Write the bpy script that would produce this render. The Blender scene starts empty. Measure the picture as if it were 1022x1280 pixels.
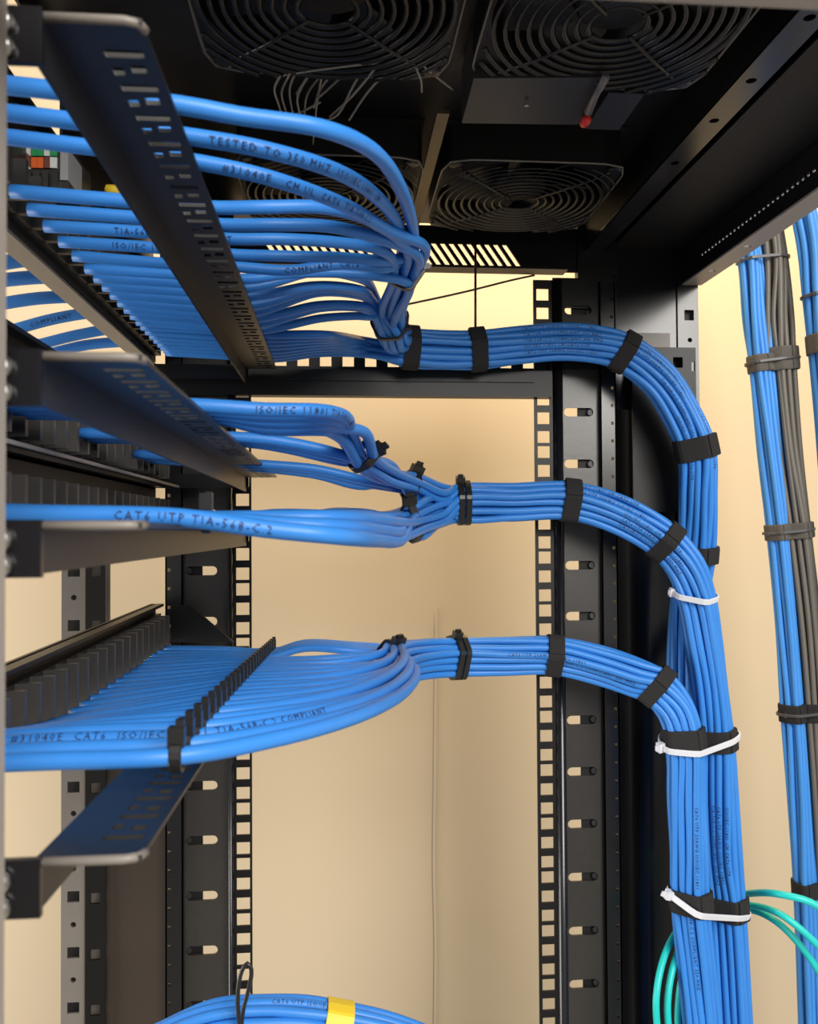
import bpy, math, random
from mathutils import Vector, Matrix
random.seed(7)
S = bpy.context.scene
COL = S.collection
H = 1.5                       # camera height; rack coordinates below are relative to it
R = math.radians

# ------------------------------------------------------------------ camera
FPX = 1060.0
cam_d = bpy.data.cameras.new('camera'); cam = bpy.data.objects.new('camera', cam_d); COL.objects.link(cam)
cam_d.sensor_fit = 'VERTICAL'; cam_d.sensor_height = 36; cam_d.lens = FPX / 1280 * 36
cam_d.clip_start = 0.01; cam_d.clip_end = 50
CM = Matrix.Rotation(R(-4.9), 4, 'Z') @ Matrix.Rotation(R(90 + 1.1), 4, 'X') @ Matrix.Rotation(-0.006, 4, 'Z')
cam.matrix_world = Matrix.Translation((0, 0, H)) @ CM
cam_d.dof.use_dof = True; cam_d.dof.focus_distance = 0.58; cam_d.dof.aperture_fstop = 22
S.camera = cam

# ------------------------------------------------------------------ world, lights, exposure
w = bpy.data.worlds.new('world'); S.world = w; w.use_nodes = True
bg = w.node_tree.nodes['Background']; bg.inputs[0].default_value = (1.0, 0.95, 0.88, 1); bg.inputs[1].default_value = 0.36

def area(name, loc, target, size, energy, color, size_y=None):
    l = bpy.data.lights.new(name, 'AREA'); l.energy = energy; l.color = color; l.size = size
    if size_y: l.shape = 'RECTANGLE'; l.size_y = size_y
    o = bpy.data.objects.new(name, l); COL.objects.link(o); o.location = loc
    o.rotation_euler = (Vector(target) - Vector(loc)).to_track_quat('-Z', 'Y').to_euler()
    return o
area('front_fill_light', (0.7, -1.3, 2.35), (0.15, 0.7, 1.4), 1.2, 56, (1.0, 0.96, 0.9))  # unseen frontal fill, added to brighten the cables under the roof
area('ceiling_light_wall', (0.30, 0.84, 2.35), (0.25, 0.98, 1.3), 0.5, 15, (1.0, 0.66, 0.25), 0.2)
area('left_wall_fill_light', (-1.05, 0.5, 1.2), (-0.35, 1.02, 1.2), 0.6, 9, (1.0, 0.97, 0.93))  # unseen area light added to whiten the left part of the wall
S.view_settings.view_transform = 'Standard'; S.view_settings.look = 'None'
S.view_settings.gamma = 1.0; S.view_settings.use_curve_mapping = False
S.view_settings.exposure = 0.25

M3 = CM.to_3x3()
def W(px, py, Y):
    d = M3 @ Vector(((px - 511) / FPX, -(py - 640) / FPX, -1))
    return d * (Y / d.y) + Vector((0, 0, H))
def XW(px, Y, py=660):
    return W(px, py, Y).x

# ------------------------------------------------------------------ materials
def mat(name, c, rough=0.5, metal=0.0, noise=0.0, nscale=60, bump=0.0, spec=0.5, coat=0.0, detail=3.0):
    m = bpy.data.materials.new(name); m.use_nodes = True; nt = m.node_tree; b = nt.nodes['Principled BSDF']
    b.inputs['Base Color'].default_value = (*c, 1); b.inputs['Roughness'].default_value = rough
    b.inputs['Metallic'].default_value = metal; b.inputs['Specular IOR Level'].default_value = spec
    b.inputs['Coat Weight'].default_value = coat
    if noise or bump:
        tc = nt.nodes.new('ShaderNodeTexCoord'); n = nt.nodes.new('ShaderNodeTexNoise')
        n.inputs['Scale'].default_value = nscale; n.inputs['Detail'].default_value = detail
        nt.links.new(tc.outputs['Object'], n.inputs['Vector'])
        if noise:
            r = nt.nodes.new('ShaderNodeMix'); r.data_type = 'RGBA'
            r.inputs[6].default_value = (*[max(0, v * (1 - noise)) for v in c], 1)
            r.inputs[7].default_value = (*[min(1, v * (1 + noise)) for v in c], 1)
            nt.links.new(n.outputs['Fac'], r.inputs[0]); nt.links.new(r.outputs[2], b.inputs['Base Color'])
        if bump:
            bp = nt.nodes.new('ShaderNodeBump'); bp.inputs['Strength'].default_value = bump; bp.inputs['Distance'].default_value = 0.0006
            nt.links.new(n.outputs['Fac'], bp.inputs['Height']); nt.links.new(bp.outputs[0], b.inputs['Normal'])
    return m
M_wall = mat('wall_paint', (0.53, 0.44, 0.31), 0.9, noise=0.05, nscale=3, bump=0.05)
M_floor = mat('floor_vinyl', (0.45, 0.42, 0.38), 0.5, noise=0.1, nscale=20)
M_black = mat('black_powder_coat', (0.005, 0.005, 0.0055), 0.40, noise=0.2, nscale=300, bump=0.10, spec=0.36)
M_blackg = mat('black_gloss_steel', (0.008, 0.008, 0.010), 0.22, noise=0.15, nscale=40, spec=0.6)
M_bar = mat('bar_black_paint', (0.010, 0.009, 0.008), 0.40, noise=0.2, nscale=200, spec=0.8)
M_web = mat('post_satin_paint', (0.030, 0.027, 0.025), 0.32, noise=0.2, nscale=200, bump=0.1, spec=0.7)
M_dark = mat('black_matte', (0.003, 0.003, 0.0035), 0.6, noise=0.2, nscale=100)
M_grey = mat('grey_frame_and_lit_edge', (0.34, 0.31, 0.28), 0.45, noise=0.08, nscale=50)
M_taupe = mat('taupe_frame_and_lit_edge', (0.20, 0.18, 0.16), 0.42, noise=0.08, nscale=50)
M_plas = mat('black_plastic', (0.02, 0.02, 0.021), 0.4, noise=0.2, nscale=120)
M_fan = mat('fan_plastic', (0.007, 0.007, 0.0075), 0.5, noise=0.2, nscale=120)
M_ring = mat('fan_wire', (0.013, 0.0125, 0.011), 0.3, metal=0.2, noise=0.1, nscale=80)
M_velcro = mat('hook_and_loop_fabric', (0.028, 0.027, 0.028), 0.92, noise=0.5, nscale=1500, bump=0.5, spec=0.15)
M_velg = mat('grey_hook_and_loop_fabric', (0.11, 0.10, 0.088), 0.92, noise=0.4, nscale=1500, bump=0.5, spec=0.15)
M_blue = mat('blue_cable_jacket', (0.036, 0.225, 0.68), 0.42, noise=0.10, nscale=25, spec=0.4)
M_blue2 = mat('blue_cable_jacket_pale', (0.055, 0.27, 0.72), 0.45, noise=0.10, nscale=25, spec=0.4)
M_bcab = mat('charcoal_cable_jacket', (0.14, 0.125, 0.105), 0.5, noise=0.15, nscale=40)
M_aqua = mat('aqua_fibre_jacket', (0.01, 0.55, 0.52), 0.42, noise=0.06, nscale=30)
M_ink = mat('cable_print_ink', (0.012, 0.02, 0.09), 0.6, noise=0.1)
M_white = mat('white_nylon', (0.66, 0.68, 0.74), 0.4, noise=0.05)
M_tie = mat('black_nylon', (0.012, 0.012, 0.012), 0.35, noise=0.2)
M_zinc = mat('zinc_screw', (0.45, 0.45, 0.44), 0.3, metal=1.0, noise=0.1)
M_brown = mat('bronze_strip', (0.13, 0.10, 0.055), 0.35, metal=0.5, noise=0.2, nscale=60)
M_yel = mat('yellow_tape', (0.85, 0.60, 0.03), 0.5, noise=0.06)
M_red = mat('red_cap', (0.6, 0.02, 0.02), 0.4, noise=0.1)
M_green = mat('code_green', (0.02, 0.30, 0.09), 0.5, noise=0.05)
M_orange = mat('code_orange', (0.75, 0.13, 0.02), 0.5, noise=0.05)
M_brn = mat('code_brown', (0.16, 0.05, 0.03), 0.5, noise=0.05)
M_wht = mat('code_white', (0.7, 0.7, 0.68), 0.5, noise=0.05)
M_wire = mat('thin_wire', (0.26, 0.24, 0.21), 0.35, noise=0.1)
M_dwire = mat('dark_wire', (0.03, 0.025, 0.02), 0.4, noise=0.1)

# ------------------------------------------------------------------ mesh helpers
class MB:
    def __init__(s): s.v = []; s.f = []
    def add(s, v, f):
        o = len(s.v); s.v += [Vector(p) for p in v]; s.f += [[i + o for i in q] for q in f]
    def box(s, a, b, ch=0.0):
        x0, x1 = sorted((a[0], b[0])); y0, y1 = sorted((a[1], b[1])); z0, z1 = sorted((a[2], b[2]))
        v = [(x, y, z) for x in (x0, x1) for y in (y0, y1) for z in (z0, z1)]
        s.add(v, [[0, 1, 3, 2], [4, 6, 7, 5], [0, 4, 5, 1], [2, 3, 7, 6], [0, 2, 6, 4], [1, 5, 7, 3]])
    def obox(s, c, ax, ay, az):
        c = Vector(c)
        v = [c + ax * i + ay * j + az * k for i in (-1, 1) for j in (-1, 1) for k in (-1, 1)]
        s.add(v, [[0, 1, 3, 2], [4, 6, 7, 5], [0, 4, 5, 1], [2, 3, 7, 6], [0, 2, 6, 4], [1, 5, 7, 3]])
    def tube(s, path, r, n=10, cap=True, closed=False):
        path = [Vector(p) for p in path]; m = len(path); v = []; f = []
        prev = None
        for i, p in enumerate(path):
            if closed: t = path[(i + 1) % m] - path[i - 1]
            else: t = path[min(i + 1, m - 1)] - path[max(i - 1, 0)]
            t.normalize()
            if prev is None:
                a = Vector((0, 0, 1)) if abs(t.z) < 0.9 else Vector((1, 0, 0))
                u = (a - t * a.dot(t)).normalized()
            else:
                u = (prev - t * prev.dot(t)).normalized()
            prev = u; q = t.cross(u); rr = r[i] if isinstance(r, list) else r
            for k in range(n):
                an = 2 * math.pi * k / n
                v.append(p + u * (math.cos(an) * rr) + q * (math.sin(an) * rr))
        for i in range(m if closed else m - 1):
            j = (i + 1) % m
            for k in range(n):
                l = (k + 1) % n
                f.append([i * n + k, i * n + l, j * n + l, j * n + k])
        if cap and not closed:
            f.append(list(range(n))[::-1]); f.append([(m - 1) * n + k for k in range(n)])
        s.add(v, f)
    def cyl(s, a, b, r, n=14):
        s.tube([a, b], r, n)
    def plate(s, o, U, V, N, u0, u1, v0, v1, holes, t):
        """sheet spanned by U,V; thickness t along N; holes: ('r',u0,u1,v0,v1) or ('p',[(u,v)...])"""
        o, U, V, N = Vector(o), Vector(U), Vector(V), Vector(N)
        P = lambda a, b, k: o + U * a + V * b + N * (t * k)
        bbs = []
        for h in holes:
            if h[0] == 'r': bbs.append((h[1], h[2], h[3], h[4]))
            else:
                us = [p[0] for p in h[1]]; vs = [p[1] for p in h[1]]
                du = (max(us) - min(us)) * 0.03; dv = (max(vs) - min(vs)) * 0.03
                bbs.append((min(us) - du, max(us) + du, min(vs) - dv, max(vs) + dv))
        rd = lambda x: round(x, 7)
        us = sorted({rd(u0), rd(u1)} | {rd(min(max(b[i], u0), u1)) for b in bbs for i in (0, 1)})
        vs = sorted({rd(v0), rd(v1)} | {rd(min(max(b[i], v0), v1)) for b in bbs for i in (2, 3)})
        def empty(i, j):
            if i < 0 or j < 0 or i >= len(us) - 1 or j >= len(vs) - 1: return 2
            a = (us[i] + us[i + 1]) / 2; b = (vs[j] + vs[j + 1]) / 2
            for h, q in zip(holes, bbs):
                if q[0] < a < q[1] and q[2] < b < q[3]: return 2 if h[0] == 'r' else 1
            return 0
        E = {(i, j): empty(i, j) for i in range(-1, len(us)) for j in range(-1, len(vs))}
        for i in range(len(us) - 1):
            for j in range(len(vs) - 1):
                if E[i, j]: continue
                a0, a1, b0, b1 = us[i], us[i + 1], vs[j], vs[j + 1]
                s.add([P(a0, b0, 0), P(a1, b0, 0), P(a1, b1, 0), P(a0, b1, 0), P(a0, b0, 1), P(a1, b0, 1), P(a1, b1, 1), P(a0, b1, 1)],
                      [[3, 2, 1, 0], [4, 5, 6, 7]] + ([[0, 1, 5, 4]] if E[i, j - 1] == 2 else []) + ([[2, 3, 7, 6]] if E[i, j + 1] == 2 else [])
                      + ([[3, 0, 4, 7]] if E[i - 1, j] == 2 else []) + ([[1, 2, 6, 5]] if E[i + 1, j] == 2 else []))
        for h, q in zip(holes, bbs):
            if h[0] == 'r': continue
            c = ((q[0] + q[1]) / 2, (q[2] + q[3]) / 2); hu = (q[1] - q[0]) / 2; hv = (q[3] - q[2]) / 2
            pts = h[1]; n = len(pts); Q = []
            for p in pts:
                du, dv = p[0] - c[0], p[1] - c[1]
                k = min(hu / abs(du) if abs(du) > 1e-9 else 1e9, hv / abs(dv) if abs(dv) > 1e-9 else 1e9)
                side = 0 if hu / max(abs(du), 1e-9) < hv / max(abs(dv), 1e-9) else 1
                Q.append((c[0] + du * k, c[1] + dv * k, side))
            for k in range(n):
                l = (k + 1) % n
                poly = [pts[k], pts[l], Q[l][:2]]
                if Q[k][2] != Q[l][2]:
                    x = Q[k] if Q[k][2] == 0 else Q[l]; y = Q[l] if Q[k][2] == 0 else Q[k]
                    poly.append((x[0], y[1]))
                poly.append(Q[k][:2])
                m = len(poly)
                s.add([P(a, b, 0) for a, b in poly] + [P(a, b, 1) for a, b in poly],
                      [list(range(m)), [m + i for i in range(m)][::-1]])
                s.add([P(*pts[k], 0), P(*pts[l], 0), P(*pts[l], 1), P(*pts[k], 1)], [[0, 1, 2, 3]])
    def build(s, name, m, parent=None, smooth=False, origin=None):
        if origin is None:
            if parent is not None: origin = ORG[parent.name]
            else:
                n = len(s.v)
                origin = Vector((sum(p.x for p in s.v) / n, sum(p.y for p in s.v) / n, min(p.z for p in s.v)))
        me = bpy.data.meshes.new(name); me.from_pydata([p - origin for p in s.v], [], s.f)
        me.materials.append(m)
        me.validate()
        import bmesh
        bm = bmesh.new(); bm.from_mesh(me); bmesh.ops.recalc_face_normals(bm, faces=bm.faces); bm.to_mesh(me); bm.free()
        if smooth:
            for p in me.polygons: p.use_smooth = True
        o = bpy.data.objects.new(name, me); COL.objects.link(o)
        if parent is not None: o.parent = parent
        else: o.location = origin
        ORG[o.name] = origin
        return o
ORG = {}
def tag(o, label, cat, group=None):
    o['label'] = label; o['category'] = cat
    if group: o['group'] = group
    return o
def thing(name, loc, label, cat, group=None):
    o = bpy.data.objects.new(name, None); o.empty_display_size = 0.01; COL.objects.link(o); o.location = loc
    ORG[o.name] = Vector(loc); return tag(o, label, cat, group)
def struct(o): o['kind'] = 'structure'; return o
def dup(root, loc, label=None, group=None):
    r = root.copy(); COL.objects.link(r); r.location = loc; ORG[r.name] = Vector(loc)
    if label: r['label'] = label
    if group: r['group'] = group
    for ch in list(root.children):
        c = ch.copy(); COL.objects.link(c); c.parent = r
        for g in ch.children:
            d = g.copy(); COL.objects.link(d); d.parent = c
    return r

def catmull(P, step=0.005):
    P = [Vector(p) for p in P]
    P = [P[0] * 2 - P[1]] + P + [P[-1] * 2 - P[-2]]; out = []
    for i in range(1, len(P) - 2):
        p0, p1, p2, p3 = P[i - 1], P[i], P[i + 1], P[i + 2]
        d01 = max((p1 - p0).length, 1e-5) ** 0.5; d12 = max((p2 - p1).length, 1e-5) ** 0.5; d23 = max((p3 - p2).length, 1e-5) ** 0.5
        m1 = (p1 - p0) / d01 - (p2 - p0) / (d01 + d12) + (p2 - p1) / d12
        m2 = (p2 - p1) / d12 - (p3 - p1) / (d12 + d23) + (p3 - p2) / d23
        m1 = m1 * d12; m2 = m2 * d12
        n = max(2, min(40, int((p2 - p1).length / step)))
        for k in range(n):
            t = k / n; a = t * t * t; b = t * t
            out.append(p1 * (2 * a - 3 * b + 1) + m1 * (a - 2 * b + t) + p2 * (-2 * a + 3 * b) + m2 * (a - b))
    out.append(P[-2]); return out

CAMP = Vector((0, 0, H))
_txt = {}
def text_mesh(s, size):
    if (s, size) in _txt: return _txt[s, size]
    c = bpy.data.curves.new('t', 'FONT'); c.body = s; c.size = size; c.resolution_u = 1; c.space_character = 1.3
    o = bpy.data.objects.new('t', c); COL.objects.link(o)
    dg = bpy.context.evaluated_depsgraph_get(); me = bpy.data.meshes.new_from_object(o.evaluated_get(dg))
    r = ([v.co.copy() for v in me.vertices], [list(p.vertices) for p in me.polygons])
    bpy.data.objects.remove(o); bpy.data.curves.remove(c); bpy.data.meshes.remove(me)
    _txt[s, size] = r; return r
def print_on(o, path, r, s, s0, size=0.0036, roll=0.0):
    V, Fc = text_mesh(s, size); L = [0.0]
    for a, b in zip(path, path[1:]): L.append(L[-1] + (b - a).length)
    if isinstance(s0, Vector):
        k = min(range(len(path)), key=lambda i: (path[i] - s0).length); s0 = L[k]
    mb = MB(); out = []
    for v in V:
        x = s0 + v.x
        i = 0
        while i < len(L) - 2 and L[i + 1] < x: i += 1
        k = (x - L[i]) / max(L[i + 1] - L[i], 1e-6)
        p = path[i].lerp(path[i + 1], k)
        ta = (path[min(i + 1, len(path) - 1)] - path[max(i - 1, 0)]).normalized(); tb = (path[min(i + 2, len(path) - 1)] - path[i]).normalized()
        T = ta.lerp(tb, k).normalized()
        D = CAMP - p; D = (D - T * D.dot(T)).normalized(); U = D.cross(T)
        ph = (v.y - size * 0.36) / r + roll
        out.append(p + (D * math.cos(ph) + U * math.sin(ph)) * (r + 0.00032))
    mb.add(out, Fc); return mb.build('printed_text', M_ink, o)

def cable(pts, r, m, label, group, name='network_cable', cat='cable', tail=None, prints=(), sides=10, step=0.005):
    path = catmull(pts, step)
    full = path + ([Vector(tail)] if tail is not None else [])
    mb = MB(); mb.tube(full, r, sides); o = mb.build(name, m, smooth=True); tag(o, label, cat, group)
    for p in prints: print_on(o, path, r, *p)
    return o

def hull2(pts):
    pts = sorted(set(pts))
    def half(ps):
        h = []
        for p in ps:
            while len(h) > 1 and (h[-1][0] - h[-2][0]) * (p[1] - h[-2][1]) - (h[-1][1] - h[-2][1]) * (p[0] - h[-2][0]) <= 0: h.pop()
            h.append(p)
        return h[:-1]
    return half(pts) + half(pts[::-1])
def hull_ring(pos, c, na, nb, r, n=44):
    P = []
    for p in pos:
        a = (p - c).dot(na); b = (p - c).dot(nb)
        P += [(a + r * math.cos(k * math.pi / 8), b + r * math.sin(k * math.pi / 8)) for k in range(16)]
    h = hull2(P); L = [0]
    for i in range(len(h)): L.append(L[-1] + math.dist(h[i], h[(i + 1) % len(h)]))
    out = []
    for k in range(n):
        x = L[-1] * k / n; i = max(j for j in range(len(h)) if L[j] <= x); t = (x - L[i]) / max(L[i + 1] - L[i], 1e-9)
        a, b = h[i], h[(i + 1) % len(h)]; out.append((a[0] + (b[0] - a[0]) * t, a[1] + (b[1] - a[1]) * t))
    return out
def ring_band(mb, ring, c, T, na, nb, width, thick, k0=0, k1=None, lift=0.0):
    n = len(ring); closed = k1 is None; ks = list(range(n)) if closed else list(range(k0, k1 + 1)); v = []; f = []
    for k in ks:
        p = ring[k % n]; q0 = ring[(k - 1) % n]; q1 = ring[(k + 1) % n]
        d = Vector((q1[1] - q0[1], -(q1[0] - q0[0]))).normalized()
        for off, ww in ((lift, .5), (lift + thick * .75, .5), (lift + thick, .42), (lift + thick, -.42), (lift + thick * .75, -.5), (lift, -.5)):
            x = p[0] + d.x * off; y = p[1] + d.y * off
            v.append(c + na * x + nb * y + T * (width * ww))
    m = len(ks)
    for i in range(m if closed else m - 1):
        j = (i + 1) % m
        for e in range(6): g = (e + 1) % 6; f.append([i * 6 + e, i * 6 + g, j * 6 + g, j * 6 + e])
    if not closed: f += [[0, 1, 2, 3, 4, 5], [(m - 1) * 6 + e for e in range(5, -1, -1)]]
    mb.add(v, f)
def kmin(ring, fn): return max(range(len(ring)), key=lambda k: fn(ring[k]))

# ------------------------------------------------------------------ the setting
mb = MB(); mb.box((-4, 1.02, 0), (4, 1.1, 3)); struct(mb.build('wall_back', M_wall))
mb = MB(); mb.box((-4, -4, -0.05), (4, 1.1, 0)); struct(mb.build('floor', M_floor))

# ------------------------------------------------------------------ the rack cabinet
rack = thing('rack_cabinet', (0.05, 0.69, 0), 'black open-sided network rack cabinet with square-hole posts and vented roof', 'rack')
YP = 0.686
U1 = 0.0435
ZT = H + 0.262
def zpx(py, Y, px=500): return W(px, py, Y).z
X3 = (1, 0, 0); Z3 = (0, 0, 1); Y3 = (0, 1, 0)
def pill(cu, cv, hu, hv, n=6):
    out = []
    for s_ in (1, -1):
        for k in range(n + 1):
            a = -math.pi / 2 + math.pi * k / n
            out.append((cu + s_ * (hu - hv) + s_ * hv * math.cos(a), cv + s_ * hv * math.sin(a)))
    return out
def circ(cu, cv, r, n=14): return [(cu + r * math.cos(2 * math.pi * (k + .5) / n), cv + r * math.sin(2 * math.pi * (k + .5) / n)) for k in range(n)]

# hole heights (right post) from one reference hole; three holes per unit at 15.9/15.9/12.7 mm
def unit_holes(zref, z0, z1, pitch):
    out = []; k = -40
    while k < 40:
        for d in (0, 0.357, 0.714 - 0.071):
            z = zref + pitch * (k + d)
            if z0 < z < z1: out.append(z)
        k += 1
    return out
def post(xs, ztop, zref, side, slot_z, pitch, n_hole=0.0047):
    xa, xb = xs['strip']
    zs = [z for z in unit_holes(zref, 0.9, ztop - 0.006, pitch)]
    cx = (xa + xb) / 2
    mb = MB(); mb.plate((0, YP, 0), X3, Z3, Y3, xa, xb, 0.0, ztop, [('r', cx - 0.0052, cx + 0.0052, z - 0.0049, z + 0.0049) for z in zs], 0.002)
    mb.build('hole_strip', M_black, rack)
    # rounded ridge
    ra, rb = xs['ridge']; mb = MB(); c = (ra + rb) / 2; rr = abs(rb - ra) / 2
    pr = [(c - rr, 0), (c - rr * .7, -.0035), (c, -.005), (c + rr * .7, -.0035), (c + rr, 0), (c + rr, .008), (c - rr, .008)]
    n = len(pr); v = [(x, YP + y, z) for z in (0, ztop) for x, y in pr]
    mb.add(v, [[k, (k + 1) % n, n + (k + 1) % n, n + k] for k in range(n)] + [list(range(n)), [n + k for k in range(n)]])
    mb.build('post_ridge', M_blackg, rack, True)
    # slotted web
    pa, pb = sorted(xs['web']); sx = xs['slot']
    mb = MB(); mb.plate((0, YP + 0.006, 0), X3, Z3, Y3, pa, pb, 0.0, ztop,
                        [('p', pill(sx, z, 0.0125, 0.0036)) for z in slot_z], 0.002)
    mb.build('slotted_web', M_web, rack)
    # inner return behind the web hides one half of each slot
    mb = MB(); i0, i1 = sorted(xs['inner']); mb.box((i0, YP + 0.011, 0.6), (i1, YP + 0.013, ztop)); mb.build('inner_return', M_dark, rack)
    for z in slot_z:
        xx = sx + side * 0.0105; mb = MB(); mb.cyl((xx, YP + 0.0075, z), (xx, YP + 0.012, z), 0.0026, 10); mb.build('slot_rivet', M_plas, rack)
    # outer fold with a row of small perforations
    fa, fb = sorted(xs['fold']); pxx = xs['perf']
    hz = []; z = 0.95
    while z < ztop - 0.01: hz.append(z); z += 0.0148
    mb = MB(); mb.plate((0, YP + 0.001, 0), X3, Z3, Y3, fa, fb, 0, ztop, [('r', pxx - 0.0011, pxx + 0.0011, z - 0.0013, z + 0.0013) for z in hz], 0.004)
    mb.build('post_fold', M_blackg, rack)
    mb = MB(); mb.box((fa, YP + 0.001, 0), (fa + 0.0012, YP + 0.02, ztop)); mb.box((fb - 0.0012, YP + 0.001, 0), (fb, YP + 0.02, ztop)); mb.build('fold_flange', M_black, rack)

xr = {k: (XW(a, YP), XW(b, YP)) for k, (a, b) in dict(strip=(669, 692), ridge=(692, 705), web=(705, 752), inner=(728, 752), fold=(752, 772)).items()}
xr['slot'] = XW(727, YP); xr['perf'] = XW(767, YP)
pr_ = 67.3 / FPX * YP * 1.008
slotR = [W(730, y, YP).z for y in (388, 514, 579, 707, 771, 902, 967, 1033, 1100, 1168, 1235, 1302)]
post(xr, W(680, 350, YP).z, W(682, 920, YP).z, 1, slotR, U1)
xl = {k: (XW(a, YP), XW(b, YP)) for k, (a, b) in dict(strip=(292, 314), ridge=(284, 292), web=(228, 284), inner=(226, 250), fold=(206, 228)).items()}
xl['slot'] = XW(250, YP); xl['perf'] = XW(211, YP)
slotL = [W(250, y, YP).z for y in (571, 642, 714, 778, 846, 915, 985, 1054, 1124, 1193, 1262)]
post(xl, H + 0.20, W(303, 967, YP).z, -1, slotL, U1)

# inner side sheets beyond the posts
mb = MB(); a, b = XW(764, .72), XW(850, .72)
v = []; n = 9
for z in (0.0, H + 0.235):
    for k in range(n): t = k / (n - 1); v.append((a + (b - a) * t, 0.715 + 0.016 * math.sin(t * math.pi) ** 1.0, z))
mb.add(v, [[k, k + 1, n + k + 1, n + k] for k in range(n - 1)])
mb.build('rear_side_sheet', M_blackg, rack, True)
mb = MB(); mb.box((XW(131, .70), .70, 0), (XW(208, .70), .702, W(170, 845, .70).z)); mb.build('front_side_sheet', mat('bronze_black_steel', (0.05, 0.038, 0.03), 0.3, noise=0.15, nscale=8), rack)
# front upright: taupe strip with squares and circles, dark strip next to it
sz = [W(92, y, .70).z for y in (714, 782, 850, 918, 984, 1053, 1121, 1191, 1260)]
cz = [W(92, y, .70).z for y in (747, 816, 884, 949, 1017, 1086, 1156, 1225)]
xa, xb = XW(77, .70), XW(106, .70); c = (xa + xb) / 2 + .0005
mb = MB(); mb.plate((0, .70, 0), X3, Z3, Y3, xa, xb, 0, W(92, 640, .70).z, [('r', c - .0047, c + .0047, z - .0044, z + .0044) for z in sz] + [('p', circ(c, z, .0022)) for z in cz], 0.002)
mb.build('front_upright', M_taupe, rack)
mb = MB(); mb.box((xa, .706, 0), (xb, .708, W(92, 640, .70).z)); mb.build('upright_backing', M_dark, rack)
xa, xb = XW(107, .695), XW(132, .695); c = (xa + xb) / 2
mb = MB(); mb.plate((0, .695, 0), X3, Z3, Y3, xa, xb, 0, W(92, 640, .70).z, [('r', c - .0038, c + .0038, z - .0042, z + .0042) for z in sz], 0.002)
mb.build('front_upright_return', M_black, rack)
mb = MB(); mb.box((xa, .7085, 0), (xb, .710, W(92, 640, .70).z)); mb.build('return_reflection', M_taupe, rack)  # plate added behind the holes; its taupe stands in for a reflection

# far cross beam with square holes along its upper edge
mb = MB(); ya = YP - 0.002
xa, xb = XW(215, ya), XW(700, ya); zt = W(500, 441, ya).z; zb = W(500, 463, ya).z; zbb = W(500, 496, ya).z
hx = [W(px, 450, ya).x for px in [350 + 28.4 * k for k in range(12)]]
mb.plate((0, ya + .006, 0), X3, Z3, Y3, xa, xb, zb, zt, [('r', x - .0046, x + .0046, W(500, 457, ya).z, W(500, 444, ya).z) for x in hx], .002)
mb.build('beam_hole_edge', M_black, rack)
mb = MB(); mb.box((XW(215, ya), ya - .004, zbb), (XW(690, ya), ya + .008, zb)); mb.build('cross_beam', M_black, rack)
mb = MB(); zm = W(500, 478, ya).z; mb.box((XW(318, ya), ya - .006, zm), (XW(667, ya), ya - .004, zb - .001)); mb.build('beam_lip', M_black, rack)
# near side twin of that beam and the near post, both lighter grey
mb = MB(); yn = 0.172; mb.box((-.30, yn - .02, zbb + .0042), (.33, yn, zbb + .018)); mb.build('near_cross_beam', M_grey, rack)
mb = MB(); yn = 0.19; xe = W(7, 660, yn).x; mb.box((xe - .03, yn - .012, 0), (xe, yn, H + .25)); mb.build('near_post', M_grey, rack)

# vented fascia under the far edge of the roof
yf = .694
z0, z1 = W(600, 338, yf).z, W(600, 283, yf).z
zA, zB = W(590, 333, yf).z, W(590, 305, yf).z
mb = MB()
# build the fascia as strips between slots so the slanted holes may overlap in x
xs_l, xs_r = XW(200, yf), XW(775, yf)
mb.box((xs_l, yf, zB), (xs_r, yf + .002, z1)); mb.box((xs_l, yf, z0), (xs_r, yf + .002, zA))
prev_top, prev_bot = xs_l, xs_l
for k in range(29):
    if k < 28:
        x = W(341 + 11.05 * k, 320, yf).x; nt_, nb_ = x - .0064 - .0021, x + .0064 - .0021
    else: nt_, nb_ = xs_r, xs_r
    v = [(prev_bot, yf, zA), (nb_, yf, zA), (nt_, yf, zB), (prev_top, yf, zB)]
    v += [(q[0], yf + .002, q[2]) for q in v]
    mb.add(v, [[0, 1, 2, 3], [7, 6, 5, 4], [1, 2, 6, 5], [0, 3, 7, 4], [0, 1, 5, 4], [2, 3, 7, 6]])
    prev_top, prev_bot = nt_ + .0042, nb_ + .0042
mb.build('vent_fascia', M_black, rack)
mb = MB(); mb.box((xs_l, yf - .012, z0 - .0015), (XW(708, yf), yf + .004, z0 + .0005)); mb.build('fascia_lip', M_black, rack)
# roof
mb = MB(); mb.box((-.150, .16, ZT), (.31, .72, ZT + .004)); mb.build('roof_panel', M_black, rack)
mb = MB(); mb.box((-.150, .16, ZT - .012), (-.1485, .72, ZT)); mb.build('roof_skirt', M_black, rack)
mb = MB(); mb.box((-.1485, .47, H + .13), (-.147, .70, ZT)); mb.build('front_head_sheet', M_black, rack)
# roof side rail with bolt holes (runs front to back of the view) and skirt
zr = H + .232
hol = []
for px, py in ((1008, 22), (938, 101), (894, 151), (845, 204)):
    d = W(px, py, 1.0) - CAMP; k = .232 / d.z; hol.append((d.x * k, d.y * k))
xc = sum(h[0] for h in hol) / 4
mb = MB(); mb.plate((0, 0, zr), X3, Y3, (0, 0, 1), xc - .0085, xc + .0095, .16, .70, [('p', circ(xc, h[1], .0028, 12)) for h in hol], .0015)
mb.build('roof_rail', M_blackg, rack)
mb = MB(); mb.box((xc + .0085, .16, zr), (xc + .0095, .70, ZT)); mb.box((xc - .0085, .16, zr), (xc - .0075, .70, ZT)); mb.build('roof_rail_web', M_black, rack)
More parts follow.
